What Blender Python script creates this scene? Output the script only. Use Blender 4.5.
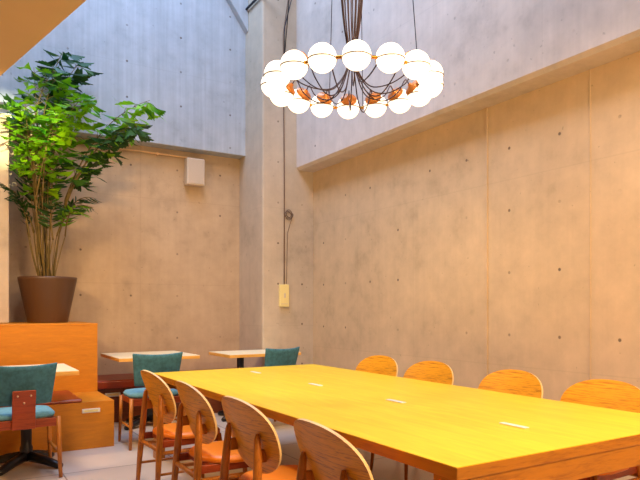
import bpy, bmesh, math, random
from mathutils import Vector, Matrix
for o in list(bpy.data.objects): bpy.data.objects.remove(o)
S = bpy.context.scene
COL = S.collection
PI = math.pi
random.seed(7)

# ------------------------------------------------------------------ camera
YAW = math.radians(31.5)
FW = Vector((math.sin(YAW), math.cos(YAW), 0)); RT = Vector((math.cos(YAW), -math.sin(YAW), 0))
cam = bpy.data.cameras.new('camera'); camo = bpy.data.objects.new('camera', cam); COL.objects.link(camo)
cam.sensor_width = 36; cam.lens = 609 / 640 * 36
cam.shift_y = 69 / 640
cam.clip_start = .05
camo.location = (0, 0, 1.3); camo.rotation_euler = (PI / 2, 0, -YAW)
S.camera = camo

# ------------------------------------------------------------------ world, light, exposure
w = bpy.data.worlds.new('world'); S.world = w; w.use_nodes = True
w.node_tree.nodes['Background'].inputs[0].default_value = (.30, .52, 1, 1)
w.node_tree.nodes['Background'].inputs[1].default_value = .55
S.view_settings.view_transform = 'Standard'; S.view_settings.look = 'None'
S.view_settings.exposure = -0.2; S.view_settings.gamma = 1; S.view_settings.use_curve_mapping = False
def light(name, kind, loc, target, power, color, size=.3, size_y=None, spot=60, blend=.5):
    l = bpy.data.lights.new(name, kind); l.energy = power; l.color = color
    if kind == 'AREA':
        l.size = size
        if size_y: l.shape = 'RECTANGLE'; l.size_y = size_y
        else: l.shape = 'DISK'
    else:
        l.shadow_soft_size = size
    if kind == 'SPOT': l.spot_size = math.radians(spot); l.spot_blend = blend
    o = bpy.data.objects.new(name, l); COL.objects.link(o); o.location = loc
    d = Vector(target) - Vector(loc)
    o.rotation_euler = d.to_track_quat('-Z', 'Y').to_euler()
    return o
WARM = (1, .64, .30); WARM2 = (1, .76, .46)
light('skylight', 'AREA', (1.4, 5.6, 7.2), (1.4, 5.61, 0), 330, (.40, .62, 1), 2.2, 3.6)
light('void_fill', 'AREA', (1.0, 2.2, 7.1), (3.97, 3.0, 3.9), 150, (1, .84, .74), 1.6)  # added warm fill to brighten the upper right wall, no real opening there
light('rear_downlight', 'AREA', (2.2, -.2, 2.8), (3.9, 4.2, 1.7), 225, (1, .68, .38), 1.0)
light('left_downlight', 'AREA', (-.35, 4.9, 2.8), (1.5, 7.8, .8), 85, WARM, .6)
light('plant_spot', 'SPOT', (.9, 3.3, 3.35), (.62, 7.15, 3.20), 1700, (1, .95, .5), .04, spot=16, blend=.7)
light('back_wall_spot', 'SPOT', (1.6, 2.75, 4.6), (2.2, 7.8, 1.4), 300, WARM, .08, spot=44, blend=.8)
light('table_fill', 'SPOT', (1.3, 1.7, 3.7), (3.2, 2.6, .74), 120, WARM2, .08, spot=84, blend=.7)  # added fill: makes up for dim globes on table and right-hand chairs
light('table_fill_far', 'SPOT', (1.3, 3.7, 3.7), (3.1, 4.6, .74), 175, WARM2, .08, spot=84, blend=.8)  # same added fill for the far half of the table

# ------------------------------------------------------------------ materials
def lin(c):
    return tuple((x / 255 / 12.92 if x / 255 <= .04045 else ((x / 255 + .055) / 1.055) ** 2.4) for x in c) + (1,)
class NT:
    def __init__(s, name, rough=.5, metal=0, spec=.5):
        s.m = bpy.data.materials.new(name); s.m.use_nodes = True; s.t = s.m.node_tree
        s.b = s.t.nodes['Principled BSDF']
        s.b.inputs['Roughness'].default_value = rough; s.b.inputs['Metallic'].default_value = metal
        s.b.inputs['Specular IOR Level'].default_value = spec
    def n(s, typ, **kw):
        nd = s.t.nodes.new(typ)
        for k, v in kw.items(): setattr(nd, k, v)
        return nd
    def l(s, a, b): s.t.links.new(a, b)
    def math(s, op, a, b=None, c=None):
        nd = s.n('ShaderNodeMath', operation=op)
        for i, x in enumerate((a, b, c)):
            if x is None: continue
            if isinstance(x, (int, float)): nd.inputs[i].default_value = x
            else: s.l(x, nd.inputs[i])
        return nd.outputs[0]
    def mix(s, f, a, b, mode='MIX'):
        nd = s.n('ShaderNodeMix', data_type='RGBA', blend_type=mode)
        for i, x in zip((0, 6, 7), (f, a, b)):
            if isinstance(x, (int, float)): nd.inputs[i].default_value = x
            elif isinstance(x, tuple): nd.inputs[i].default_value = x
            else: s.l(x, nd.inputs[i])
        return nd.outputs[2]
    def noise(s, scale=(1, 1, 1), sc=5, detail=4, rough=.5, dist=0, coord='Object'):
        tc = s.n('ShaderNodeTexCoord'); mp = s.n('ShaderNodeMapping'); s.l(tc.outputs[coord], mp.inputs[0])
        mp.inputs['Scale'].default_value = scale
        nz = s.n('ShaderNodeTexNoise'); s.l(mp.outputs[0], nz.inputs['Vector'])
        nz.inputs['Scale'].default_value = sc; nz.inputs['Detail'].default_value = detail
        nz.inputs['Roughness'].default_value = rough; nz.inputs['Distortion'].default_value = dist
        return nz.outputs[0]
    def ramp(s, f, stops):
        r = s.n('ShaderNodeValToRGB'); s.l(f, r.inputs[0])
        e = r.color_ramp.elements
        while len(e) > 1: e.remove(e[-1])
        e[0].position, e[0].color = stops[0]
        for p, c in stops[1:]:
            x = e.new(p); x.color = c
        return r.outputs[0]
    def bump(s, h, strength=.2, dist=.01):
        b = s.n('ShaderNodeBump'); s.l(h, b.inputs['Height'])
        b.inputs['Strength'].default_value = strength; b.inputs['Distance'].default_value = dist
        s.l(b.outputs[0], s.b.inputs['Normal'])
    def col(s, c):
        if isinstance(c, tuple): s.b.inputs['Base Color'].default_value = c
        else: s.l(c, s.b.inputs['Base Color'])
        return s.m
def plain(name, rgb, rough=.5, metal=0, spec=.5, var=.12, sc=8):
    t = NT(name, rough, metal, spec); f = t.noise(sc=sc)
    c = lin(rgb); d = tuple(x * (1 - var) for x in c[:3]) + (1,); e = tuple(min(1, x * (1 + var)) for x in c[:3]) + (1,)
    return t.col(t.ramp(f, [(.3, d), (.7, e)]))
def wood(name, c1, c2, grain=(1, 6, 6), sc=6, rough=.4, coord='Object', spec=.5):
    t = NT(name, rough, 0, spec)
    a = t.noise(grain, sc, 5, .6, 1.2, coord); b = t.noise(tuple(x * 3 for x in grain), sc * 2, 3, .6, 0, coord)
    f = t.math('ADD', t.math('MULTIPLY', a, .7), t.math('MULTIPLY', b, .3))
    t.bump(f, .12, .003)
    return t.col(t.ramp(f, [(.36, lin(c2)), (.5, lin(c1)), (.64, tuple(min(1, x * 1.12) for x in lin(c1)[:3]) + (1,))]))
def concrete(name, ax, h0, hs, z0, zs, base=(188, 176, 164), streak=.10, seams=None, zseams=None, hole=.017):
    t = NT(name, .62, 0, .35)
    tc = t.n('ShaderNodeTexCoord'); sp = t.n('ShaderNodeSeparateXYZ'); t.l(tc.outputs['Object'], sp.inputs[0])
    hc = sp.outputs[ax]; zc = sp.outputs[2]
    def cell(c, c0, cs):
        u = t.math('DIVIDE', t.math('SUBTRACT', c, c0), cs)
        return t.math('MULTIPLY', t.math('SUBTRACT', t.math('FRACT', t.math('ADD', u, .5)), .5), cs)
    du, dz = cell(hc, h0, hs), cell(zc, z0, zs)
    dist = t.math('SQRT', t.math('ADD', t.math('MULTIPLY', du, du), t.math('MULTIPLY', dz, dz)))
    hm = t.math('SUBTRACT', 1, t.math('SMOOTH_MIN', 1, t.math('DIVIDE', dist, hole), .2)) if False else None
    mr = t.n('ShaderNodeMapRange', interpolation_type='SMOOTHSTEP'); t.l(dist, mr.inputs[0])
    for i, v in zip((1, 2, 3, 4), (hole * .55, hole, 1, 0)): mr.inputs[i].default_value = v
    hm = mr.outputs[0]
    fade = t.noise(sc=2.3, detail=1)
    fm = t.n('ShaderNodeMapRange'); t.l(fade, fm.inputs[0])
    for i, v in zip((1, 2, 3, 4), (.42, .60, .0, .85)): fm.inputs[i].default_value = v
    big = t.noise(sc=.9, detail=5, rough=.62, dist=.4); mid = t.noise(sc=5, detail=6, rough=.65)
    hv = (1, 1, .03) ; st = t.noise(hv, 16, 3, .6)
    fine = t.noise(sc=60, detail=3)
    f = t.math('ADD', t.math('MULTIPLY', big, .55), t.math('MULTIPLY', mid, .45))
    b = lin(base)
    c = t.ramp(f, [(.32, tuple(x * .66 for x in b[:3]) + (1,)), (.46, tuple(x * .88 for x in b[:3]) + (1,)), (.6, b), (.75, tuple(min(1, x * 1.13) for x in b[:3]) + (1,))])
    s1 = t.math('ADD', 1 - streak, t.math('MULTIPLY', st, streak * 2))
    cb = t.n('ShaderNodeCombineXYZ')
    for i in range(3): t.l(s1, cb.inputs[i])
    c = t.mix(1.0, c, cb.outputs[0], 'MULTIPLY')
    # pour line mottling
    for lst, cc in ((seams, hc), (zseams, zc)):
        for q in lst or ():
            dd = t.math('ABSOLUTE', t.math('SUBTRACT', cc, q))
            m = t.n('ShaderNodeMapRange'); t.l(dd, m.inputs[0])
            for i, v in zip((1, 2, 3, 4), (.002, .007, .13, 0)): m.inputs[i].default_value = v
            c = t.mix(m.outputs[0], c, tuple(x * .45 for x in b[:3]) + (1,))
    pit = t.noise(sc=22, detail=2)
    pm = t.n('ShaderNodeMapRange'); t.l(pit, pm.inputs[0])
    for i, v in zip((1, 2, 3, 4), (.72, .76, 0, .5)): pm.inputs[i].default_value = v
    c = t.mix(pm.outputs[0], c, tuple(x * .45 for x in b[:3]) + (1,))
    c = t.mix(t.math('MULTIPLY', hm, fm.outputs[0]), c, lin((92, 76, 64)))
    h = t.math('SUBTRACT', t.math('ADD', t.math('MULTIPLY', fine, .15), t.math('MULTIPLY', mid, .3)), hm)
    t.bump(h, .35, .006)
    return t.col(c)

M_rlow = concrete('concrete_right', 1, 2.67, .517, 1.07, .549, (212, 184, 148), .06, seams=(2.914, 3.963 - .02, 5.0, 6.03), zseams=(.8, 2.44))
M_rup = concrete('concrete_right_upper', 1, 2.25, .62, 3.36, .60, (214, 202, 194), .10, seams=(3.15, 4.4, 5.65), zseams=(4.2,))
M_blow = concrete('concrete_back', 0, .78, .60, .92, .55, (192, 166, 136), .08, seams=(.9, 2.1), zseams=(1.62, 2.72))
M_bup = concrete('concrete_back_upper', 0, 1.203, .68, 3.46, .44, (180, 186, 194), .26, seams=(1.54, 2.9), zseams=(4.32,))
M_pil = concrete('concrete_pillar', 0, 3.69, .36, 1.10, .53, (198, 182, 162), .08, zseams=(1.08, 2.62, 4.2))
M_conc = concrete('concrete_plain', 0, .3, .9, .5, .9, (196, 180, 158), .05)
M_ceil = plain('painted_plaster', (228, 200, 150), .8, var=.04, sc=2)
def floor_mat():
    t = NT('floor_tile', .32, 0, .5)
    tc = t.n('ShaderNodeTexCoord'); mp = t.n('ShaderNodeMapping'); t.l(tc.outputs['Object'], mp.inputs[0])
    mp.inputs['Location'].default_value = (.12, .25, 0)
    br = t.n('ShaderNodeTexBrick'); t.l(mp.outputs[0], br.inputs['Vector'])
    br.offset = 0; br.inputs['Scale'].default_value = 1; br.inputs['Brick Width'].default_value = .9; br.inputs['Row Height'].default_value = .9
    br.inputs['Mortar Size'].default_value = .006; br.inputs['Mortar Smooth'].default_value = .3
    br.inputs['Color1'].default_value = lin((232, 218, 202)); br.inputs['Color2'].default_value = lin((212, 196, 180)); br.inputs['Mortar'].default_value = lin((120, 105, 92))
    n = t.noise(sc=2.5, detail=5)
    c = t.mix(t.math('MULTIPLY', n, .4), br.outputs[0], lin((150, 132, 116)))
    t.bump(t.math('MULTIPLY', br.outputs[1], -1), .3, .003)
    return t.col(c)
M_floor = floor_mat()
M_top = wood('table_veneer', (250, 208, 46), (245, 199, 38), (5, .5, 1), 3, .34)
M_edge = wood('table_edge', (178, 114, 24), (152, 90, 16), (1, .3, 8), 4, .4)
M_ply = wood('plywood_veneer', (236, 162, 26), (176, 98, 8), (3, 1.0, 20), 4.0, .4)
M_plyedge = plain('plywood_edge', (250, 214, 150), .5)
M_cleg = wood('chair_wood', (194, 118, 36), (160, 88, 22), (7, 7, 1), 6, .4)
M_vinyl = plain('orange_vinyl', (242, 134, 10), .42, var=.04)
M_block = wood('orange_board', (204, 128, 12), (196, 118, 10), (1, 1, 6), 3, .5)
M_redcush = plain('dark_red_leather', (150, 52, 12), .36, var=.08)
M_brown = wood('dark_brown_board', (112, 52, 22), (86, 36, 14), (1, 1, 6), 3, .5)
M_teal = plain('teal_fabric', (66, 120, 136), .9, var=.25, sc=30)
M_bracket = wood('red_brown_wood', (160, 66, 24), (128, 48, 16), (1, 1, 8), 5, .4)
M_rim = wood('pale_edge', (236, 178, 84), (222, 158, 64), (1, 1, 6), 4, .45)
M_white = plain('white_plastic', (236, 232, 220), .45, var=.02)
M_wtop = plain('cream_laminate', (250, 238, 200), .4, var=.02)
M_black = plain('black_metal', (22, 18, 18), .35, var=.1)
M_pot = plain('brown_ceramic', (86, 58, 36), .45, var=.08, sc=3)
M_soil = plain('soil_pebbles', (196, 150, 104), .9, var=.4, sc=60)
M_cane = plain('palm_cane', (112, 94, 46), .6, var=.35, sc=12)
M_brass = plain('brass', (205, 150, 60), .28, 1, var=.05)
M_capm = plain('copper_cap', (206, 130, 60), .4, .3, var=.05)
M_band = plain('grey_band', (120, 112, 108), .5)
M_tealseat = plain('light_teal_fabric', (104, 164, 184), .9, var=.15, sc=30)
M_cable = plain('brown_cable', (54, 26, 20), .5, var=.1)
M_cord = plain('grey_brown_cord', (112, 86, 70), .6, var=.1)
M_steel = plain('dark_steel', (40, 44, 56), .4, .8, var=.1)
M_screw = plain('screw_metal', (220, 190, 150), .3, .8)
M_spk = plain('speaker_cream', (206, 190, 172), .6, var=.03)
M_grille = plain('speaker_grille', (190, 172, 152), .8, var=.05, sc=200)
M_copper = plain('copper_pipe', (236, 196, 150), .35, .2, var=.05)
M_ivory = plain('ivory_plastic', (238, 220, 150), .45, var=.02)
def leaf_mat(name, c1, c2):
    t = NT(name, .42, 0, .4); f = t.noise(sc=3.5, detail=2)
    c = t.ramp(f, [(.35, lin(c1)), (.65, lin(c2))]); t.col(c)
    tr = t.n('ShaderNodeBsdfTranslucent'); t.l(c, tr.inputs[0])
    mx = t.n('ShaderNodeMixShader'); mx.inputs[0].default_value = .3
    t.l(t.b.outputs[0], mx.inputs[1]); t.l(tr.outputs[0], mx.inputs[2])
    t.l(mx.outputs[0], t.t.nodes['Material Output'].inputs[0])
    return t.m
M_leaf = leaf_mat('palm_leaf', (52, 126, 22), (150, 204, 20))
M_leaf_shade = leaf_mat('palm_leaf_shaded', (26, 66, 30), (60, 100, 34))  # shade put into the colour: darker leaf copy for fronds outside the spot
def globe_mat():
    t = NT('lit_opal_glass', .2); t.col((1, .95, .88, 1))
    t.b.inputs['Emission Color'].default_value = (1, .84, .62, 1); t.b.inputs['Emission Strength'].default_value = 2.0
    return t.m
M_globe = globe_mat()

# ------------------------------------------------------------------ mesh helpers
class MB:
    def __init__(s): s.v = []; s.f = []; s.mi = []; s.sm = []
    def add(s, vs, fs, mi=0, smooth=False):
        n = len(s.v); s.v += [tuple(x) for x in vs]
        for f in fs: s.f.append([i + n for i in f]); s.mi.append(mi); s.sm.append(smooth)
        return s
    def box(s, a, b, mi=0):
        (x0, y0, z0), (x1, y1, z1) = a, b
        x0, x1 = min(x0, x1), max(x0, x1); y0, y1 = min(y0, y1), max(y0, y1); z0, z1 = min(z0, z1), max(z0, z1)
        v = [(x0, y0, z0), (x1, y0, z0), (x1, y1, z0), (x0, y1, z0), (x0, y0, z1), (x1, y0, z1), (x1, y1, z1), (x0, y1, z1)]
        return s.add(v, [(3, 2, 1, 0), (4, 5, 6, 7), (0, 1, 5, 4), (1, 2, 6, 5), (2, 3, 7, 6), (3, 0, 4, 7)], mi)
    def tube(s, pts, r, n=8, mi=0, cap=True, flat=1.0, up=None):
        pts = [Vector(p) for p in pts]
        rs = r if isinstance(r, (list, tuple)) else [r] * len(pts)
        base = len(s.v); ref = None; vs = []
        for i, p in enumerate(pts):
            d = (pts[min(i + 1, len(pts) - 1)] - pts[max(i - 1, 0)]).normalized()
            if ref is None:
                ref = Vector(up) if up else (Vector((0, 0, 1)) if abs(d.z) < .9 else Vector((1, 0, 0)))
            a = (ref - d * ref.dot(d)).normalized(); b = d.cross(a); ref = a
            for k in range(n):
                t = 2 * PI * k / n
                vs.append(p + a * math.cos(t) * rs[i] + b * math.sin(t) * rs[i] * flat)
        fs = []
        for i in range(len(pts) - 1):
            for k in range(n):
                fs.append((i * n + k, i * n + (k + 1) % n, (i + 1) * n + (k + 1) % n, (i + 1) * n + k))
        if cap: fs += [tuple(reversed(range(n))), tuple(range((len(pts) - 1) * n, len(pts) * n))]
        return s.add(vs, fs, mi, True)
    def lathe(s, prof, c=(0, 0, 0), n=32, mi=0):
        vs = []; m = len(prof)
        for k in range(n):
            t = 2 * PI * k / n
            for r, z in prof: vs.append((c[0] + r * math.cos(t), c[1] + r * math.sin(t), c[2] + z))
        fs = []
        for k in range(n):
            for i in range(m - 1):
                fs.append((k * m + i, ((k + 1) % n) * m + i, ((k + 1) % n) * m + i + 1, k * m + i + 1))
        return s.add(vs, fs, mi, True)
    def prism(s, poly, z0, z1, mi=0):
        n = len(poly)
        vs = [(x, y, z0) for x, y in poly] + [(x, y, z1) for x, y in poly]
        return s.add(vs, [tuple(reversed(range(n))), tuple(range(n, 2 * n))] + [(i, (i + 1) % n, (i + 1) % n + n, i + n) for i in range(n)], mi)
    def build(s, name, mats, parent=None, bevel=0, seg=2, loc=None):
        me = bpy.data.meshes.new(name); me.from_pydata(s.v, [], s.f)
        for m in (mats if isinstance(mats, (list, tuple)) else [mats]): me.materials.append(m)
        for p, mi, sm in zip(me.polygons, s.mi, s.sm): p.material_index = mi; p.use_smooth = sm
        bm = bmesh.new(); bm.from_mesh(me); bmesh.ops.remove_doubles(bm, verts=bm.verts, dist=1e-6)
        bmesh.ops.recalc_face_normals(bm, faces=bm.faces); bm.to_mesh(me); bm.free(); me.update()
        o = bpy.data.objects.new(name, me); COL.objects.link(o)
        if parent: o.parent = parent
        if loc: o.location = loc
        if bevel:
            b = o.modifiers.new('bevel', 'BEVEL'); b.width = bevel; b.segments = seg; b.limit_method = 'ANGLE'; b.angle_limit = math.radians(40)
            b.harden_normals = False
        return o
def tag(o, label, cat, group=None):
    o['label'] = label; o['category'] = cat
    if group: o['group'] = group
    return o
def thing(name, label, cat, loc=(0, 0, 0), rz=0, group=None):
    o = bpy.data.objects.new(name, None); COL.objects.link(o); o.location = loc; o.rotation_euler = (0, 0, rz); o.empty_display_size = .1
    return tag(o, label, cat, group)
def struct(o): o['kind'] = 'structure'; return o
def kids(o): return [c for c in bpy.data.objects if c.parent == o]
def dup(root, loc, rz, label, group=None):
    def rec(o, par):
        c = o.copy(); COL.objects.link(c)
        if par: c.parent = par
        for ch in kids(o): rec(ch, c)
        return c
    r = rec(root, None); r.location = loc; r.rotation_euler = (0, 0, rz); r['label'] = label
    if group: r['group'] = group
    return r

# ------------------------------------------------------------------ room shell
YW, YP, YU, XPL, XR, XU = 7.80, 7.07, 7.60, 3.466, 4.225, 3.966
ZSB, ZSR, ZH = 3.38, 3.145, 7.5
XL, YR = -3.2, -2.6
struct(MB().box((XL - .2, YR - .2, -.1), (XR + .3, YW + .3, 0)).build('floor', M_floor))
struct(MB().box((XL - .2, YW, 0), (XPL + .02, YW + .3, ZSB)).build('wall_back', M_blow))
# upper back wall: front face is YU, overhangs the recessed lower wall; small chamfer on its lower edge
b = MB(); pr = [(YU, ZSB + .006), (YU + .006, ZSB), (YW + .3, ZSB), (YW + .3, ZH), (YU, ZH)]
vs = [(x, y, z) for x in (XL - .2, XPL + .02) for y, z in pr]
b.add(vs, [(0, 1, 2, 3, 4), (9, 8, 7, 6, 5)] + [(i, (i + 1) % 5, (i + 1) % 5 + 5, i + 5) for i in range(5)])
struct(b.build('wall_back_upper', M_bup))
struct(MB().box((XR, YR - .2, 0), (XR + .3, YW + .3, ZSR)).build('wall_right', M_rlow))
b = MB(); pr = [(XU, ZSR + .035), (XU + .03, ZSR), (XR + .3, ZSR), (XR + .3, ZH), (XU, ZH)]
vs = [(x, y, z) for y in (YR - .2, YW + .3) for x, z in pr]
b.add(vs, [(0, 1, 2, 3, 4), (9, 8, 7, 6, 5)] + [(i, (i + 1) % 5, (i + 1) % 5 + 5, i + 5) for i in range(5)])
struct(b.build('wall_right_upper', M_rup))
struct(MB().box((XPL, YP, 0), (XR + .05, YW + .25, ZH)).build('wall_pillar', M_pil, bevel=.02))
# left end pier and rear/side walls closing the room
struct(MB().box((-.7, 7.1, 1.152), (.553, YW + .1, 3.45)).build('wall_left_pier', M_conc, bevel=.01))
struct(MB().box((XL - .2, YR - .2, 0), (XL, YW + .3, ZH)).build('wall_left', M_conc))
struct(MB().box((XL, YR - .2, 0), (XR, YR, ZH)).build('wall_rear', M_conc))
# low ceiling on the left and behind, with its skewed edge along the void
e = lambda y: .31 + (4.73 - y) * .218
poly = [(XL, YR), (XU, YR), (XU, 1.2), (e(1.2), 1.2), (e(7.58), 7.58), (XL, 7.58)]
struct(MB().prism(poly, 2.9, 3.2).build('ceiling', M_ceil))
struct(MB().prism([(XL, YR), (XU, YR), (XU, .4), (.1, .4), (-.75, 7.58), (XL, 7.58)], 7.5, 7.7).build('ceiling_upper', M_conc))
# raised vertical joint strip in the right wall
struct(MB().box((XR - .012, 3.951, 0), (XR + .02, 3.975, ZSR)).build('trim_1', M_rlow, bevel=.004))
struct(MB().box((XR - .006, 2.906, 0), (XR + .02, 2.922, ZSR)).build('trim_2', M_rlow, bevel=.002))
# sloping haunch between upper back wall and pillar
b = MB(); P = [(XPL, 5.37), (XPL - .0, 7.2), (2.2, 7.2)]
vs = [(x, y, z) for y in (YU - .10, YU + .05) for x, z in [(XPL, 5.03), (XPL, 7.3), (1.84, 7.3)]]
b.add(vs, [(0, 1, 2), (5, 4, 3), (0, 1, 4, 3), (1, 2, 5, 4), (2, 0, 3, 5)])
struct(b.build('wall_haunch', M_bup, bevel=.01))
o = MB().tube([(XPL - .03, YU - .01, 5.33), (XPL - .03, 5.6, 5.36)], .016, 8).build('skylight_brace', M_steel)
tag(o, 'thin dark steel bar at the very top beside the concrete pillar', 'brace')

# ------------------------------------------------------------------ conference table
TZ = .74
X0, X1, Y0, Y1 = 1.535, 3.18, 1.58, 5.32
t = thing('conference_table', 'long yellow wooden conference table under the globe chandelier', 'table', ((X0 + X1) / 2, (Y0 + Y1) / 2, 0))
W, L = (X1 - X0) / 2, (Y1 - Y0) / 2
MB().box((-W, -L, TZ - .05), (W, L, TZ - .003)).build('table_edge_board', M_edge, t, .003)
MB().box((-W + .001, -L + .001, TZ - .003), (W - .001, L - .001, TZ)).build('table_top', M_top, t)
for sy in (-1, 1):
    MB().box((-W + .006, sy * (L - .006), TZ - .145), (W - .006, sy * (L - .04), TZ - .05)).build('apron', M_edge, t, .002)
for sx in (-1, 1):
    MB().box((sx * (W - .34), -L + .04, TZ - .12), (sx * (W - .37), L - .04, TZ - .05)).build('side_rail', M_edge, t, .002)
    for sy in (-1, 1):
        MB().box((sx * (W - .006), sy * (L - .006), 0), (sx * (W - .075), sy * (L - .13), TZ - .05)).build('leg', M_edge, t, .003)
for y in (2.0, 2.9, 3.84, 4.86):
    s_ = MB().box((-.017, -.078, 0), (.017, .078, .006)).build('socket_cover', M_white, t, .002, loc=(2.315 - (X0 + X1) / 2, y - (Y0 + Y1) / 2, TZ)); s_['label'] = 'white flush socket cover in the table top'

# ------------------------------------------------------------------ plywood chairs
def panel(mb, ax, az, zc, lean, k, th, xo, nr=8, na=48):
    def P(r, a, side):
        sy, sz = math.cos(a), math.sin(a)
        ex = .86
        y = ax * r * math.copysign(abs(sy) ** ex, sy) * (1 + .07 * sz * r)
        z = az * r * math.copysign(abs(sz) ** ex, sz)
        x = xo - lean * z - .10 * z * abs(z) + k * y * y
        n = Vector((1, -2 * k * y, lean)).normalized()
        return Vector((x, y, zc + z)) + n * (side * th / 2)
    for side in (-1, 1):
        vs = [P(0, 0, side)] + [P(i / nr, 2 * PI * j / na, side) for i in range(1, nr + 1) for j in range(na)]
        fs = [(0, 1 + j, 1 + (j + 1) % na) for j in range(na)]
        for i in range(nr - 1):
            for j in range(na):
                fs.append((1 + i * na + j, 1 + i * na + (j + 1) % na, 1 + (i + 1) * na + (j + 1) % na, 1 + (i + 1) * na + j))
        mb.add(vs, fs, 0, True)
    return P
def rail(pts, r=.012, flat=1.3):
    return MB().tube(pts, r, 10, flat=flat)
def make_ply_chair(label):
    c = thing('dining_chair', label, 'chair', group='plywood back chairs around the long table')
    mb = MB(); P = panel(mb, .278, .186, .686, .33, .50, .013, -.230)
    bp = mb.build('backrest', M_ply, c)
    rb = MB(); na = 48
    vs = [P(1, 2 * PI * j / na, s_) for s_ in (-1, 1) for j in range(na)]
    rb.add(vs, [(j, (j + 1) % na, na + (j + 1) % na, na + j) for j in range(na)], 0, True)
    r_ = rb.build('ply_edge', M_plyedge, bp); r_['label'] = 'pale plywood edge'
    # seat: rounded pad
    sb = MB(); na = 48; rows = []
    prof = [(.0, .452), (.5, .454), (.82, .450), (.94, .444), (1.0, .430), (.99, .414), (.93, .406), (0, .406)]
    for r, z in prof:
        row = []
        for j in range(na):
            a = 2 * PI * j / na; ca, sa = math.cos(a), math.sin(a)
            row.append((.0 + .225 * r * math.copysign(abs(ca) ** .75, ca), .235 * r * math.copysign(abs(sa) ** .75, sa) * (1 + .06 * ca), z))
        rows.append(row)
    vs = [v for row in rows for v in row]
    fs = [(i * na + j, i * na + (j + 1) % na, (i + 1) * na + (j + 1) % na, (i + 1) * na + j) for i in range(len(prof) - 1) for j in range(na)]
    sb.add(vs, fs, 0, True); sb.build('seat', M_vinyl, c)
    fb = MB()
    for s_ in (-1, 1):
        fb.box((-.25, s_ * .165, .36), (.18, s_ * .187, .406))
    fb.box((.16, -.165, .36), (.182, .165, .406)); fb.box((-.20, -.165, .375), (-.18, .165, .406))
    fb.build('seat_frame', M_bracket, c, .003)
    for s_ in (-1, 1):
        MB().tube([(-.288, s_ * .215, 0), (-.272, s_ * .203, .25), (-.258, s_ * .190, .43), (-.248, s_ * .174, .60), (-.244, s_ * .163, .69), (-.244, s_ * .160, .718)],
                  [.014, .020, .023, .020, .016, .008], 12).build('leg', M_cleg, c)
        MB().tube([(.215, s_ * .205, 0), (.195, s_ * .19, .25), (.175, s_ * .176, .412)], [.012, .016, .019], 12).build('leg', M_cleg, c)
        rail([(-.264, s_ * .198, .325), (.187, s_ * .183, .325)], .014).build('stretcher', M_cleg, c)
        rail([(-.274, s_ * .205, .185), (.199, s_ * .194, .185)], .009).build('stretcher', M_cleg, c)
    rail([(-.264, -.195, .345), (-.264, .195, .345)], .015, .9).build('stretcher', M_cleg, c)
    rail([(.190, -.188, .29), (.190, .188, .29)], .010).build('stretcher', M_cleg, c)
    for s_ in (-1, 1):
        w_ = MB().box((-.240, s_ * .145, .580), (-.196, s_ * .168, .640)).build('wedge_block', M_cleg, c, .004)
    return c
XCL, XCR = 1.475, 3.12
LY = [1.98, 2.74, 3.49, 4.26]; RY = [2.20, 2.92, 3.75, 4.44]
ord_l = ['nearest', 'second nearest', 'third nearest', 'farthest']
first = None
for i, y in enumerate(LY):
    lab = ['oval plywood-back chair with orange seat, nearest of four on the left side of the table',
           'oval plywood-back chair with orange seat, second nearest on the left side of the table',
           'oval plywood-back chair with orange seat, third nearest on the left side of the table',
           'oval plywood-back chair with orange seat, farthest on the left side of the table'][i]
    rz = math.radians([-3, 1, -1, 2][i])
    if first is None: first = make_ply_chair(lab); first.location = (XCL, y, 0); first.rotation_euler = (0, 0, rz)
    else: dup(first, (XCL, y, 0), rz, lab)
for i, y in enumerate(RY):
    lab = ['plywood-back chair between table and right wall, nearest and cut by the photo edge',
           'plywood-back chair between table and right wall, second nearest, right of the wall joint',
           'plywood-back chair between table and right wall, second from the far end',
           'plywood-back chair between table and right wall, at the far end of its row'][i]
    dup(first, (XCR, y, 0), PI + math.radians([3, 0, 3, 5][i]), lab)

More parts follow.
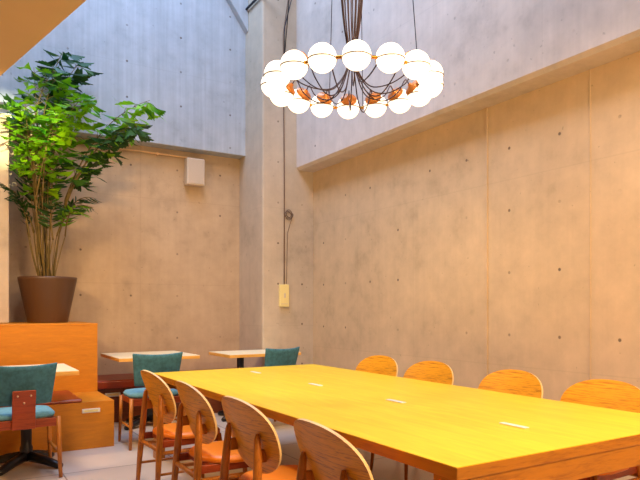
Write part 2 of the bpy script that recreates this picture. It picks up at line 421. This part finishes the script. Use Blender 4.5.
# ------------------------------------------------------------------ teal chairs
def make_teal(label):
    c = thing('upholstered_chair', label, 'chair', group='teal upholstered chairs at the small tables')
    # sitter faces +Y locally, backrest at y ~ -.22
    nx, nz = 14, 10; th = .045
    def P(i, j, s_):
        u = -1 + 2 * i / nx; v = j / nz
        wd = .205 + .035 * v
        x = wd * u
        z = .575 + .30 * v + .014 * u * u * v
        y = -.225 - .07 * v + .06 * u * u
        ed = min(1, (1 - abs(u)) / .12) ; ev = min(1, min(v, 1 - v) / .12)
        k = math.sqrt(max(0, 1 - (1 - ed) ** 2)) * math.sqrt(max(0, 1 - (1 - ev) ** 2))
        # round the corners in outline
        return Vector((x, y + s_ * th * (.25 + .25 * k), z))
    mb = MB(); vs = [P(i, j, s_) for s_ in (-1, 1) for j in range(nz + 1) for i in range(nx + 1)]
    n = (nx + 1) * (nz + 1); fs = []
    for q in range(2):
        for j in range(nz):
            for i in range(nx):
                a = q * n + j * (nx + 1) + i; fs.append((a, a + 1, a + nx + 2, a + nx + 1))
    rim = [i for i in range(nx + 1)] + [j * (nx + 1) + nx for j in range(1, nz + 1)] + [nz * (nx + 1) + i for i in range(nx - 1, -1, -1)] + [j * (nx + 1) for j in range(nz - 1, 0, -1)]
    for a, b_ in zip(rim, rim[1:] + rim[:1]): fs.append((a, b_, b_ + n, a + n))
    mb.add(vs, fs, 0, True); mb.build('backrest', M_teal, c, .018, 3)
    sb = MB(); na = 40; prof = [(0, .515), (.7, .517), (.92, .508), (1, .488), (.97, .466), (0, .462)]
    vs = []
    for r, z in prof:
        for j in range(na):
            a = 2 * PI * j / na; ca, sa = math.cos(a), math.sin(a)
            vs.append((.245 * r * math.copysign(abs(ca) ** .5, ca), .225 * r * math.copysign(abs(sa) ** .5, sa), z))
    fs = [(i * na + j, i * na + (j + 1) % na, (i + 1) * na + (j + 1) % na, (i + 1) * na + j) for i in range(len(prof) - 1) for j in range(na)]
    sb.add(vs, fs, 0, True); sb.build('seat', M_tealseat, c)['label'] = 'lighter blue teal seat pad'
    pb = MB(); pts = [(-.262, .40), (-.262, .52), (-.275, .60), (-.300, .695)]
    vs = []
    for y, z in pts: vs += [(-.08, y - .018, z), (.08, y - .018, z), (.08, y + .0, z), (-.08, y + .0, z)]
    fs = [(0, 1, 2, 3), (12, 13, 14, 15)]
    for i in range(3):
        for k in range(4): fs.append((i * 4 + k, i * 4 + (k + 1) % 4, (i + 1) * 4 + (k + 1) % 4, (i + 1) * 4 + k))
    pb.add(vs, fs); br = pb.build('back_bracket', M_bracket, c, .006)
    for x, z in ((-.045, .655), (.045, .655), (0, .60)):
        MB().lathe([(0, .006), (.007, .005), (.009, 0), (0, 0)], n=12).build('screw', M_screw, br, loc=(x, -.292 if z < .62 else -.305, z)).rotation_euler = (PI / 2, 0, 0)
    fb = MB()
    fb.box((-.235, -.235, .40), (.235, -.205, .462)); fb.box((-.235, .17, .41), (.235, .195, .462))
    for s_ in (-1, 1): fb.box((s_ * .215, -.205, .41), (s_ * .238, .17, .462))
    fb.box((-.08, -.262, .405), (.08, -.23, .455))
    fb.build('seat_frame', M_bracket, c, .004)
    for s_ in (-1, 1):
        MB().tube([(s_ * .262, -.245, 0), (s_ * .252, -.232, .25), (s_ * .246, -.222, .47)], [.014, .018, .019], 10).build('leg', M_cleg, c)
        MB().tube([(s_ * .255, .20, 0), (s_ * .246, .19, .25), (s_ * .238, .185, .455)], [.013, .017, .019], 10).build('leg', M_cleg, c)
        rail([(s_ * .246, -.205, .20), (s_ * .246, .19, .20)], .010).build('stretcher', M_cleg, c)
    return c
tc_ = make_teal('teal upholstered chair with wooden back bracket in front of the orange bench')
tc_.location = (.485, 5.30, 0); tc_.rotation_euler = (0, 0, math.radians(1))
dup(tc_, (1.70, 5.93, 0), 0, 'teal upholstered chair at the small table beside the orange bench, partly behind a plywood chair')
dup(tc_, (3.03, 6.02, 0), math.radians(13), 'teal upholstered chair at the small table by the pillar, mostly hidden by the long table')

# ------------------------------------------------------------------ small pedestal tables
def make_cafe(name_label, wx, wy, cx, cy, px, py, tz=.78, arms=4, rot=.5):
    c = thing('cafe_table', name_label, 'table', (cx, cy, 0), group='small cream topped pedestal tables')
    MB().box((-wx, -wy, tz - .038), (wx, wy, tz - .004)).build('table_rim', M_rim, c, .003)
    MB().box((-wx + .002, -wy + .002, tz - .004), (wx - .002, wy - .002, tz)).build('table_top', M_wtop, c)
    dx, dy = px - cx, py - cy
    MB().lathe([(0, .05), (.05, .05), (.05, .16), (.042, .18), (.042, tz - .06), (.10, tz - .05), (.10, tz - .038), (0, tz - .038)], (dx, dy, 0), 20).build('pedestal', M_black, c)
    for k in range(arms):
        a = rot + 2 * PI * k / arms
        d = Vector((math.cos(a), math.sin(a), 0)); o_ = Vector((dx, dy, 0))
        MB().tube([o_ + d * .03 + Vector((0, 0, .085)), o_ + d * .18 + Vector((0, 0, .06)), o_ + d * .30 + Vector((0, 0, .028)), o_ + d * .33 + Vector((0, 0, .022))],
                  [.042, .036, .030, .022], 10, flat=1.1).build('foot', M_black, c)
    return c
make_cafe('small cream topped table with black star foot over the orange bench', .455, .40, .50, 5.85, .56, 5.56, rot=.80)
make_cafe('small cream topped table against the back wall beside the orange bench', .445, .45, 1.985, 7.0, 1.92, 6.80)
make_cafe('small cream topped table in front of the concrete pillar', .465, .325, 3.195, 6.735, 3.0, 6.72)

# ------------------------------------------------------------------ benches and plinth
XB = 1.355
t = thing('orange_bench', 'orange box bench with dark red cushion, under the near small table', 'bench', (XB, 5.95, 0))
MB().box((-2.6, 0, 0), (0, .74, .436)).build('bench_body', M_block, t, .003)
MB().box((-2.6, -.005, .437), (-.285, .735, .468)).build('cushion', M_redcush, t, .018, 3)
po = MB().box((-.29, -.012, .336), (-.13, 0, .374)).build('power_outlet', M_white, t, .003)
MB().box((-.27, -.0145, .346), (-.15, -.0115, .364)).build('socket_slot', M_ivory, po)
t = thing('orange_plinth', 'tall orange wooden plinth behind the bench carrying the potted palm', 'plinth', (XB, 6.70, 0))
MB().box((-2.6, 0, 0), (0, 1.09, 1.128)).build('plinth_body', M_block, t, .002)
MB().box((-2.6, -.002, 1.128), (.002, 1.09, 1.15)).build('plinth_top', M_block, t, .003)
t = thing('wall_bench', 'dark brown bench with red leather cushion along the back wall', 'bench', (XB + .005, 7.12, 0))
MB().box((0, .05, 0), (2.09, .67, .39)).build('bench_body', M_brown, t, .003)
MB().box((0, 0, .392), (2.09, .675, .49)).build('cushion', M_redcush, t, .02, 3)
po = MB().box((.17, .037, .30), (.34, .05, .345)).build('power_outlet', M_white, t, .003)
MB().box((.19, .0345, .312), (.32, .0375, .333)).build('socket_slot', M_ivory, po)

# ------------------------------------------------------------------ potted palm
PX, PY, PZ = .955, 7.34, 1.15
t = thing('potted_palm', 'tall bushy fishtail palm in a brown tapered pot on the orange plinth', 'plant', (PX, PY, PZ))
MB().lathe([(0, 0), (.205, 0), (.208, .01), (.30, .47), (.305, .50), (.296, .502), (.285, .49), (.275, .455), (0, .455)], n=48).build('pot', M_pot, t)
sb = MB(); 
for k in range(150):
    a, r = random.uniform(0, 2 * PI), .262 * math.sqrt(random.random())
    s_ = random.uniform(.010, .02); c_ = (r * math.cos(a), r * math.sin(a), .462 + .02 * (1 - r / .27))
    sb.lathe([(0, -s_), (s_ * .8, -s_ * .4), (s_, 0), (s_ * .7, s_ * .5), (0, s_ * .7)], c_, 6)
sb.lathe([(0, .468), (.15, .466), (.272, .458), (.27, .44), (0, .44)], n=32)
sb.build('soil', M_soil, t)['kind'] = 'stuff'
LR = Vector((RT.x, RT.y, 0)); LF = Vector((FW.x, FW.y, 0))
def loc3(a, b, z): return LR * a + LF * b + Vector((0, 0, z))
def bez(p0, p1, p2, n):
    return [p0 * (1 - q) ** 2 + p1 * 2 * q * (1 - q) + p2 * q * q for q in [i / n for i in range(n + 1)]]
def leaflet(mb, p, d, side, ln, wd, fish=True):
    d = d.normalized(); nrm = d.cross(side)
    if nrm.length < .01: nrm = Vector((0, 0, 1))
    nrm.normalize(); s_ = nrm.cross(d).normalized()
    if fish:
        T = [(0, 0), (.35, .20), (.70, .40), (1.02, .62), (1.0, .44), (.90, .36), (.94, .18), (.80, .08), (.86, -.06), (.68, -.16), (.70, -.32), (.45, -.26), (.25, -.14)]
    else:
        T = [(0, 0), (.2, .16), (.45, .24), (.75, .17), (1.0, 0), (.75, -.17), (.45, -.24), (.2, -.16)]
    c = [p + d * (ln * .55) + nrm * (-.03 * ln)]
    vs = c + [p + d * (ln * a) + s_ * (wd * b_ * 1.6) + nrm * (.10 * abs(b_) * ln - .20 * a * a * ln * .6) for a, b_ in T]
    n = len(T)
    mb.add(vs, [(0, 1 + i, 1 + (i + 1) % n) for i in range(n)], 0, True)
def frond(start, mid, tip, npin, plen, lln, dark=False, fish=True, droop=.35, t0=.25):
    mb = MB(); pts = bez(start, mid, tip, 14)
    mb.tube(pts, [.009 * (1 - .75 * i / 14) for i in range(15)], 6, mi=1)
    for k in range(npin):
        q = t0 + (1 - t0) * (k + .5) / npin
        i = min(13, int(q * 14)); p = pts[i].lerp(pts[i + 1], q * 14 - i); ax = (pts[i + 1] - pts[i]).normalized()
        side0 = ax.cross(Vector((0, 0, 1)));
        if side0.length < .2: side0 = LR.copy()
        side0.normalize()
        for sg in (-1, 1):
            env = math.sin(PI * min(1, .25 + .75 * (1 - abs(q - .55) * 1.1)))
            L_ = plen * max(.35, 1 - abs(q - .5) * 1.1) * random.uniform(.8, 1.15)
            tw = random.uniform(-.5, .5)
            dirp = (side0 * sg * math.cos(tw) + Vector((0, 0, 1)) * math.sin(tw) * .6 + ax * .75).normalized()
            if fish:
                pe = p + dirp * L_ + Vector((0, 0, -droop * L_))
                pp = bez(p, p + dirp * L_ * .55, pe, 4)
                mb.tube(pp, .003, 4, mi=1, cap=False)
                nl = max(3, int(L_ / .055))
                for m in range(nl + 1):
                    qq = .25 + .75 * m / nl; j = min(3, int(qq * 4)); lp = pp[j].lerp(pp[j + 1], qq * 4 - j)
                    la = (pp[j + 1] - pp[j]).normalized()
                    sd = (la.cross(Vector((random.uniform(-.4, .4), random.uniform(-.4, .4), 1)))).normalized() * (1 if m % 2 else -1)
                    dl = la * (1.0 if m == nl else .55) + sd * (0 if m == nl else .8) + Vector((0, 0, random.uniform(-.45, .1)))
                    l_ = lln * random.uniform(.75, 1.2)
                    leaflet(mb, lp, dl, sd + Vector((0, 0, random.uniform(-.7, .7))), l_, l_ * .42)
            else:
                l_ = lln * max(.5, 1 - abs(q - .45)) * random.uniform(.85, 1.15)
                leaflet(mb, p, dirp + Vector((0, 0, -droop)), side0 + Vector((0, 0, random.uniform(-.6, .6))), l_, l_ * .26, False)
    mb.v = [(x, min(y, .215 + .02 * math.sin(x * 40) - max(0, -.13 - x) / .22 * .475), z) for x, y, z in mb.v]
    return mb.build('frond', [M_leaf_shade if dark else M_leaf, M_cane], t)
# (base a,b) -> (mid a,b,z) -> (tip a,b,z), in metres from the pot centre
H = .46
FR = [
 # start(a,b) node(a,b,z)  tip(a,b,z)  pinnae, plen, leaf, dark, fish
 ((-.03, .02), (-.02, .05, 2.0), (.02, .10, 2.60), (.32, .10, 2.93), 5, .26, .22, True, True),
 ((-.05, .03), (-.06, .02, 1.9), (-.02, .0, 2.70), (.12, .12, 3.06), 5, .24, .21, True, True),
 ((-.06, -.03), (-.10, -.10, 1.65), (-.15, -.2, 2.35), (-.28, -.28, 2.72), 6, .26, .16, False, True),
 ((-.02, -.05), (.0, -.18, 1.6), (.0, -.32, 2.30), (.18, -.42, 2.56), 7, .30, .16, False, True),
 ((.02, -.05), (.06, -.15, 1.5), (.18, -.28, 2.15), (.42, -.35, 2.36), 7, .28, .16, False, True),
 ((-.04, -.06), (-.08, -.22, 1.4), (-.16, -.40, 2.0), (-.30, -.46, 2.28), 6, .26, .15, False, True),
 ((.0, -.07), (.04, -.25, 1.35), (.10, -.40, 1.95), (.22, -.50, 2.12), 6, .26, .15, False, True),
 ((.05, .02), (.17, .04, 1.35), (.50, .02, 2.28), (1.14, -.02, 2.46), 9, .26, .21, False, True),
 ((.06, .0), (.20, -.02, 1.30), (.42, -.05, 1.95), (.98, -.10, 2.16), 7, .24, .19, True, True),
 ((-.07, .02), (-.16, .0, 1.45), (-.30, .02, 2.15), (-.46, .05, 2.32), 5, .16, .15, True, True),
 ((-.03, -.03), (-.05, -.1, 1.2), (-.12, -.2, 1.75), (-.26, -.3, 1.86), 5, .20, .15, False, True),
 ((-.08, .0), (-.14, -.02, 1.00), (-.25, -.05, 1.45), (-.50, -.08, 1.36), 9, .2, .22, True, False),
 ((-.06, .04), (-.10, .04, 1.15), (-.24, .05, 1.62), (-.48, .03, 1.62), 9, .2, .22, True, False),
 ((.05, .04), (.12, .04, 1.05), (.26, .05, 1.48), (.52, .05, 1.38), 9, .2, .22, True, False),
 ((.06, -.03), (.12, -.05, .95), (.25, -.1, 1.32), (.50, -.15, 1.16), 9, .2, .21, False, False),
 ((.04, -.05), (.07, -.12, .9), (.12, -.2, 1.30), (.26, -.3, 1.24), 8, .2, .20, True, False),
 ((-.05, -.05), (-.10, -.12, .98), (-.15, -.2, 1.38), (-.33, -.3, 1.28), 9, .2, .20, True, False),
 ((.0, .05), (.01, .05, 1.25), (.05, .06, 1.65), (.22, .0, 1.75), 8, .2, .20, True, False),
 ((-.02, .0), (-.03, -.04, 1.1), (-.05, -.08, 1.55), (-.16, -.14, 1.70), 8, .2, .20, True, False),
 ((.03, .0), (.05, -.04, 1.15), (.07, -.08, 1.6), (.16, -.14, 1.80), 8, .2, .20, True, False),
]
FRX = []
for f in FR:
    for q in range(1):
        j_ = lambda v, s_: tuple(c + random.uniform(-s_, s_) for c in v)
        t2 = j_(f[3], .13)
        if f[3][2] > 2.7 or f is FR[7]: continue
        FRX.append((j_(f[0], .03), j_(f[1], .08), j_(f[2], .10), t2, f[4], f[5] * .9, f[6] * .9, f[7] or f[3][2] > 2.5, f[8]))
FR += FRX
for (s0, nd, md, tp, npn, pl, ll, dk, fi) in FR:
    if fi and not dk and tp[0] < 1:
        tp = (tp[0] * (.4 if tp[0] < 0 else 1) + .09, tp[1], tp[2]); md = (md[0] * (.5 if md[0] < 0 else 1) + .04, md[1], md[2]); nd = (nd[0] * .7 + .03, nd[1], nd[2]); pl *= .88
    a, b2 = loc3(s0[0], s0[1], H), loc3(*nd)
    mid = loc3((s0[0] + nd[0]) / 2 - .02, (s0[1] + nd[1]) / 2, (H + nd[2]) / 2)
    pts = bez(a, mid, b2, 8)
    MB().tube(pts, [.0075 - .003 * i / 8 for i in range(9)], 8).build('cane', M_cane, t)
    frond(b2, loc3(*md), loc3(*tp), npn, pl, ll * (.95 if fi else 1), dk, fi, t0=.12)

# ------------------------------------------------------------------ chandelier
CX, CY, CZ = 1.787, 2.60, 2.46
RR, GR = .405, .066
TILT = lambda d: Vector((d.x, d.y, d.z + .043 * (d.x * FW.x + d.y * FW.y)))
t = thing('chandelier', 'round chandelier of sixteen lit white globes hanging over the long table', 'chandelier', (CX, CY, CZ))
rb = MB(); n = 96
rb.tube([TILT(Vector((RR * math.cos(2 * PI * k / n), RR * math.sin(2 * PI * k / n), -.004))) for k in range(n + 1)], .008, 8, flat=1, cap=False)
rb.build('ring', M_brass, t)
a0 = math.atan2(-FW.y, -FW.x)
ANCH = 2.3
for k in range(16):
    a = a0 + 2 * PI * k / 16
    d = Vector((math.cos(a), math.sin(a), 0))
    c = TILT(d * RR)
    g = MB(); g.lathe([(GR * math.sin(PI * i / 20), -GR * math.cos(PI * i / 20)) for i in range(21)], n=32)
    go = g.build('globe', M_globe, t, loc=c)
    bd = MB(); bd.tube([((GR + .0005) * math.cos(2 * PI * q / 40), (GR + .0005) * math.sin(2 * PI * q / 40), -.008) for q in range(41)], .0030, 6, cap=False)
    bd.build('band', M_band, go)
    cp = MB().lathe([(0, .082), (.010, .081), (.012, .070), (.040, .064), (.047, .056), (.047, .044), (.040, .044), (0, .050)], n=24).build('socket_cap', M_capm, go)
    up = (-d * .82 + Vector((0, 0, .57))).normalized()
    cp.rotation_euler = up.to_track_quat('Z', 'Y').to_euler()
    s_ = c + up * .080
    top = Vector((.10 * math.cos(a * 3 + 1) , .10 * math.sin(a * 3 + 1), ANCH))
    jx = Vector((.062 * math.cos(a * 3 + .6), .062 * math.sin(a * 3 + .6), 0))
    kn = -d * 0 + Vector((.022 * math.cos(a), .022 * math.sin(a), .10))
    low = random.uniform(-.10, -.02)
    P1 = s_ + up * .05 + Vector((0, 0, .02)); P2 = d * .22 + Vector((0, 0, low)); P3 = d * .06 + Vector((0, 0, low * .4))
    ctl = [s_, s_ + up * .03, d * .27 + Vector((0, 0, .5 * (s_.z + low))), d * .18 + Vector((0, 0, low)), d * .09 + Vector((0, 0, low * .5 + .0)), kn, Vector((jx.x * .6, jx.y * .6, .28)), Vector((jx.x, jx.y, .6)), jx * 1.2 + Vector((0, 0, 1.3)), top]
    # catmull-rom
    pts = []
    cc = [ctl[0]] + ctl + [ctl[-1]]
    for i in range(1, len(cc) - 2):
        for q in range(6):
            u = q / 6; p0, p1, p2, p3 = cc[i - 1], cc[i], cc[i + 1], cc[i + 2]
            pts.append(.5 * ((2 * p1) + (p2 - p0) * u + (2 * p0 - 5 * p1 + 4 * p2 - p3) * u * u + (3 * p1 - p0 - 3 * p2 + p3) * u ** 3))
    pts.append(ctl[-1])
    MB().tube(pts, .0032, 6).build('cable', M_cable, t)
for deg in (47, -57, 168, 196):
    a = a0 + math.radians(deg); p = Vector((RR * math.cos(a), RR * math.sin(a), 0))
    MB().tube([p, Vector((p.x * .5, p.y * .5, ANCH))], .0022, 5).build('suspension_wire', M_steel, t)
MB().lathe([(0, ANCH), (.42, ANCH), (.42, ANCH + .04), (0, ANCH + .04)], n=40).build('ceiling_plate', M_steel, t)
struct(MB().box((.55, CY - .08, CZ + ANCH + .04), (XU + .1, CY + .08, CZ + ANCH + .20)).build('ceiling_beam', M_steel))

# ------------------------------------------------------------------ wall fittings
t = thing('wall_speaker', 'pale box loudspeaker high on the back wall under the ledge', 'speaker', (2.785, YW, 3.10))
MB().box((-.12, -.15, -.175), (.12, -.02, .175)).build('cabinet', M_spk, t, .012, 3)
MB().box((-.105, -.156, -.16), (.105, -.149, .16)).build('grille', M_grille, t, .003)
MB().box((-.03, -.03, -.06), (.03, 0, .06)).build('bracket', M_steel, t)
pb = thing('conduit_pipe', 'thin copper coloured conduit running along the back wall to the loudspeaker', 'pipe', (.56, YW - .025, 3.30))
MB().tube([(0, 0, 0), (2.15, 0, 0), (2.18, .0, -.03), (2.185, .0, -.10)], .011, 8).build('pipe', M_copper, pb)
for x in (.35, 1.05, 1.75):
    MB().box((x - .012, -.014, -.02), (x + .012, .025, .016)).build('clip', M_copper, pb, .002)
# control box on pillar with its cord
BX = .5325 * YP
t = thing('control_box', 'small ivory control box on the concrete pillar at the end of the cord', 'switch box', (BX, YP, 1.475))
MB().box((-.066, -.045, -.145), (.066, 0, .145)).build('casing', M_ivory, t, .006, 3)
MB().box((-.012, -.05, -.03), (.012, -.044, .03)).build('switch', M_spk, t, .002)
MB().box((-.05, -.0465, -.11), (.05, -.0445, -.105)).build('seam', M_spk, t)
cd = MB(); pts = [(BX + .01, YP - .012, 1.622 + .0), (BX + .012, YP - .012, 3.0), (BX + .0, YP - .012, 4.3), (BX - .005, YP - .015, 4.9), (BX + .07, YP - .02, 5.4), (BX + .10, YP - .02, 6.2)]
cd.tube(pts, .007, 8)
o = cd.build('pillar_cord', M_cord); tag(o, 'long vertical cord running down the concrete pillar to the ivory box', 'cord')
cl = MB(); pts = []
for k in range(90):
    a = 2 * PI * k / 22; r = .045 + .016 * math.sin(k * .37)
    pts.append((BX + .075 + r * math.cos(a), YP - .012 - .0006 * k * .3, 2.54 + r * 1.1 * math.sin(a)))
pts += [(BX + .06, YP - .012, 2.3), (BX + .045, YP - .012, 1.7), (BX + .04, YP - .012, 1.63)]
cl.tube(pts, .0035, 6); o = cl.build('coiled_cord', M_cord); tag(o, 'coiled loop of spare thin cable hanging on the pillar beside the cord', 'cord')
o = MB().tube([(BX + .30, YP - .05, 6.3), (BX + .17, YP - .05, 5.65), (BX + .01, YP - .03, 5.0), (BX + .0, YP - .03, 4.5)], .006, 6).build('loose_cable', M_steel)
tag(o, 'dark loose cable slanting to the pillar cord at the top left of the chandelier', 'cord')
t = thing('wall_lamp', 'small white linear fixture on the left pier at the ledge height', 'lamp', (.44, 7.1, 3.29))
MB().box((-.25, -.07, -.022), (.13, -.0, .028)).build('housing', M_white, t, .006, 2)
MB().box((-.24, -.073, -.012), (.12, -.069, .016)).build('diffuser', M_ivory, t, .002)
